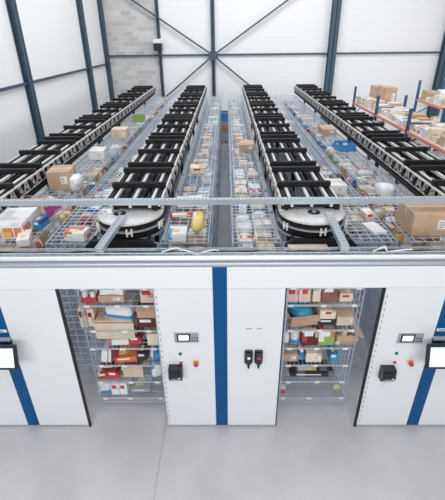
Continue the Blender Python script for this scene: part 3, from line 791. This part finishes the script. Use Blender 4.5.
D('open_carton', 'brown', (0.366, 0.4, 0.12), (1.061, 0.600, 1.463), 0.16, 'brown open carton holding the teal bag in the blue bag doorway', (0, 0))
D('plastic_bag', 'teal', (0.314, 0.34, 0.22), (1.061, 0.600, 1.475), 0.16, 'large teal bag in the brown open carton in the blue bag doorway', (0, 0))
D('printed_box', 'black', (0.236, 0.34, 0.09), (1.395, 0.590, 1.463), 0, 'black box with fine print on the third shelf down in the blue bag doorway', (0, 0))
D('printed_box', 'cream', (0.208, 0.22, 0.14), (1.394, 0.530, 1.558), 0, 'cream box on the black box with fine print in the blue bag doorway', (0, 0))
D('carton', 'pale brown', (0.222, 0.34, 0.14), (1.629, 0.570, 1.463), 0, 'pale carton on the third shelf down in the blue bag doorway', (0, 0))
D('printed_box', 'pink', (0.162, 0.28, 0.23), (0.900, 0.510, 1.863), 0, 'pink printed box next to the middle panel, upper shelf in the blue bag doorway', (0, 0))
D('printed_box', 'pink', (0.144, 0.28, 0.23), (1.059, 0.510, 1.863), 0, 'second pink printed box, beside the cream carton in the blue bag doorway', (0, 0))
D('carton', 'cream', (0.100, 0.28, 0.2), (1.209, 0.520, 1.863), 0, 'narrow cream carton on the second shelf down in the blue bag doorway', (0, 0))
D('printed_box', 'red brown', (0.200, 0.3, 0.24), (1.374, 0.550, 1.863), 0, 'red brown box on the second shelf down in the blue bag doorway', (0, 0))
D('printed_box', 'cream', (0.163, 0.28, 0.12), (1.583, 0.520, 1.863), 0, 'low cream box on the second shelf down in the blue bag doorway', (0, 0))
D('carton', 'white', (0.220, 0.34, 0.16), (0.940, 0.550, 2.123), 0, 'white carton on the top shelf in the blue bag doorway', (0, 0))
D('carton', 'brown', (0.220, 0.34, 0.18), (1.233, 0.550, 2.123), 0, 'brown carton on the top shelf in the blue bag doorway', (0, 0))
D('printed_box', 'black', (0.208, 0.34, 0.12), (1.487, 0.550, 2.123), 0, 'black box on the top shelf in the blue bag doorway', (0, 0))
D('open_carton', 'brown', (0.267, 0.36, 0.12), (1.686, 0.560, 1.158), -0.04, 'brown tray carton on the middle shelf in the blue bag doorway', (0, 0))
D('printed_box', 'dark red', (0.212, 0.12, 0.26), (1.181, 0.420, 1.158), 0.04, 'dark red box standing at the middle shelf front in the blue bag doorway', (-0.12, 0))
D('printed_box', 'green', (0.212, 0.12, 0.25), (1.407, 0.420, 1.158), -0.04, 'green and red box standing at the middle shelf front in the blue bag doorway', (-0.12, 0))
D('book', 'pale brown', (0.053, 0.26, 0.28), (1.555, 0.510, 1.158), 0, 'flat pale cardboard sheet leaning on the middle shelf in the blue bag doorway', (0, 0.42))
D('printed_box', 'white and red', (0.244, 0.26, 0.1), (-1.383, 0.510, 1.158), 0.05, 'white box with red print under the hanging flap in the carton doorway', (0, 0))
D('printed_box', 'red', (0.163, 0.26, 0.13), (-1.169, 0.530, 1.158), 0, 'red box under the hanging flap on the middle shelf in the carton doorway', (0, 0))
for o in [q for q in bpy.data.objects if str(q.get('label', '')).startswith('flat pale cardboard sheet')]:
    if True:
        o.name = 'cardboard_sheet'; o['category'] = 'cardboard'
        for c in list(o.children): bpy.data.objects.remove(c)
wide = [o for o in bpy.data.objects if str(o.get('label', '')).startswith('wide kraft carton')][0]
MB().use('kraft_pale').box((-.245, -.245, -.145), (.27, -.236, .11)).obj('flap', wide)


# ------------------------------------------------------------------ stack at the far end of the aisle
z = 0
def crate(name, m, dims, loc, lab, cat):
    w, d, h = dims; t = thing(name, lab, cat, loc)
    b = MB().use(m)
    b.box((-w/2, -d/2, 0), (w/2, d/2, .02))
    for i in range(4):
        z0 = .02+i*(h-.02)/4; z1 = z0+(h-.02)/4-.012
        b.box((-w/2, -d/2, z0), (w/2, -d/2+.02, z1)); b.box((-w/2, d/2-.02, z0), (w/2, d/2, z1))
        b.box((-w/2, -d/2+.02, z0), (-w/2+.02, d/2-.02, z1)); b.box((w/2-.02, -d/2+.02, z0), (w/2, d/2-.02, z1))
    b.obj('slat_wall', t)
    for sx in (-1, 1):
        for sy in (-1, 1): MB().use(m).box((sx*(w/2-.02)-.02, sy*(d/2-.035)-.015, .02), (sx*(w/2-.02)+.02, sy*(d/2-.035)+.015, h)).obj('corner_post', t)
t = thing('wooden_pallet', 'grey wooden pallet under the crates at the end of the aisle', 'pallet', (-.05, 17.1, 0))
b = MB().use('crate_grey')
for i in range(5): b.box((-.6, -.4+i*.18, .115), (.6, -.30+i*.18, .14))
b.obj('deck', t)
for x in (-.55, 0, .55): MB().use('wood').box((x-.05, -.4, 0), (x+.05, .42, .115)).obj('runner', t)
crate('slatted_crate', 'crate_grey', (1.1, .75, .36), (-.05, 17.1, .141), 'grey slatted crate, lowest in the stack at the aisle end', 'crate')
crate('slatted_crate', 'wood', (1.1, .75, .40), (-.05, 17.1, .502), 'brown wooden crate in the stack at the aisle end', 'crate')
crate('slatted_crate', 'crate_grey', (1.1, .75, .18), (-.05, 17.1, .903), 'shallow grey crate under the blue crate at the aisle end', 'crate')
crate('slatted_crate', 'crate_blue', (1.1, .75, .40), (-.05, 17.1, 1.084), 'blue crate topping the stack at the aisle end', 'crate')

# ------------------------------------------------------------------ pallet racks
def rack(x0, x1, ys, levels, ht, lab):
    t = thing('pallet_rack', lab, 'pallet rack', (x0, ys[0], 0), 0, 'orange and blue pallet racks')
    W = x1-x0
    for y in ys:
        Y = y-ys[0]
        for x in (0, W): MB().use('upright_blue').box((x-.035, Y-.045, 0), (x+.035, Y+.045, ht)).obj('upright', t)
        b = MB().use('upright_blue')
        n = int(ht/.6)
        for i in range(n): b.bar((0, Y, .2+i*.6), (W, Y, .2+i*.6+(.5 if i % 2 else 0)), .03)
        b.obj('lattice', t)
    for z in levels:
        for a, c in zip(ys[:-1], ys[1:]):
            for x in (0, W): MB().use('beam_orange').box((x-.025, a-ys[0]+.05, z-.09), (x+.025, c-ys[0]-.05, z-.015)).obj('beam', t)
            MB().use('white_plastic').box((.03, a-ys[0]+.06, z-.03), (W-.03, c-ys[0]-.06, z-.004)).obj('shelf_board', t)
RA, RB = [5.2, 7.9, 10.6, 13.3], [5.6, 8.0, 10.4, 12.8]
rack(5.22, 6.15, RA, (.25, 1.35, 2.42), 3.0, 'orange and blue pallet rack standing along the outer carousel')
rack(7.5, 8.45, RB, (.25, 1.45, 2.6), 3.25, 'taller orange and blue pallet rack behind the first rack')
def rack_goods(x0, x1, ys, z, nm, lev, top):
    for bi, (a, c, back) in [(i, (p, q, bk)) for i, (p, q) in enumerate(zip(ys[:-1], ys[1:])) for bk in (0, 1)]:
        y = a+.12; used = set(); j = 0
        while y < c-.4 and j < 9:
            w = rnd.uniform(.2, .42); h = rnd.uniform(.14, top); d = rnd.choice((.34, .4))
            col = rnd.choices(['white', 'cream', 'pale brown', 'brown', 'pink', 'white and red', 'white and blue'], [7, 5, 4, 2, 2, 1, 1])[0]
            if y+w > c-.1: break
            if lev == 'top level' and nm == 'nearer' and back and y+w > 11.3: break
            lab = '%s carton, %s along the %s edge, %s bay, %s of %s rack' % (col, ORD[j], ('front', 'rear')[back], ORD[bi], lev, nm)
            o = goods('carton', col, (round(w, 2), d, round(h, 2)), (x0+(.24 if not back else .70)+rnd.uniform(-.02, .02), y+w/2, z+.002), PI/2*0+rnd.uniform(-.06, .06), lab, 'cartons on the pallet racks', parts=False)
            o.rotation_euler.z = PI/2+rnd.uniform(-.03, .03)
            y += w+rnd.uniform(.03, .1); j += 1
rack_goods(5.22, 6.15, RA, 2.42, 'nearer', 'top level', .34)
rack_goods(5.22, 6.15, RA[:4], 1.35, 'nearer', 'middle level', .6)
rack_goods(7.5, 8.45, RB, 2.6, 'taller', 'top level', .4)
rack_goods(7.5, 8.45, RB, 1.45, 'taller', 'middle level', .6)
for x, y, w, h in ((5.9, 11.75, .7, .72), (5.9, 12.62, .75, .66)):
    goods('carton', 'brown', (.42, w, h), (x+.02, y, 2.424), .03, 'tall brown carton on top of the nearer rack, %s the far end upright' % ('two places from' if y < 12 else 'beside'), 'cartons on the pallet racks')

# ------------------------------------------------------------------ camera
cd = bpy.data.cameras.new('camera'); cam = bpy.data.objects.new('camera', cd); COL.objects.link(cam)
cx, hc, D, yaw, pitch, roll, f = .0851, 4.8529, 3.7872, .0132, .4927, -.0116, 400.51
R = Matrix.Rotation(yaw, 4, 'Z') @ Matrix.Rotation(PI/2-pitch, 4, 'X') @ Matrix.Rotation(roll, 4, 'Z')
cam.matrix_world = Matrix.Translation((cx, -D, hc)) @ R
cd.sensor_fit = 'VERTICAL'; cd.sensor_height = 36; cd.lens = f/500*36; cd.clip_end = 100
SC.camera = cam

# ------------------------------------------------------------------ light: world light plus added area lamps, no roof built
w = bpy.data.worlds.new('world'); SC.world = w; w.use_nodes = True
bg = w.node_tree.nodes['Background']; bg.inputs['Color'].default_value = (.72, .86, 1.0, 1); bg.inputs['Strength'].default_value = .22
def area(name, loc, rot, sx, sy, power, col=(1, 1, 1)):
    l = bpy.data.lights.new(name, 'AREA'); l.shape = 'RECTANGLE'; l.size = sx; l.size_y = sy; l.energy = power; l.color = col
    o = bpy.data.objects.new(name, l); COL.objects.link(o); o.location = loc; o.rotation_euler = rot; return o
area('fill_over_stations', (0, -3.5, 9), (.25, 0, 0), 9, 3, 520, (1, .985, .97))  # added area lamp tilted at the front panels, no roof opening above
area('fill_behind_camera', (0, -9, 5.4), (PI/2-.1, 0, 0), 16, 3.5, 1850, (1, 1, 1))  # lamp added behind the camera to light the panels, no window built
area('fill_over_carousels', (0, 6, 13), (0, 0, 0), 9, 12, 2200, (.97, .985, 1))  # unseen area lamp added as broad top light over the tracks
area('fill_by_back_wall', (2, 11, 12), (.5, 0, 0), 14, 4, 1700, (1, 1, 1))  # extra lamp put in to lift the lower back wall
area('fill_beyond_racks', (12.9, 6, 4.2), (0, PI/2+.05, 0), 3, 12, 1400, (1, 1, 1))  # added side lamp that brightens the left wall, no window behind it
vs = SC.view_settings
vs.view_transform = 'Standard'; vs.look = 'None'; vs.gamma = 1; vs.exposure = -1.2; vs.use_curve_mapping = False
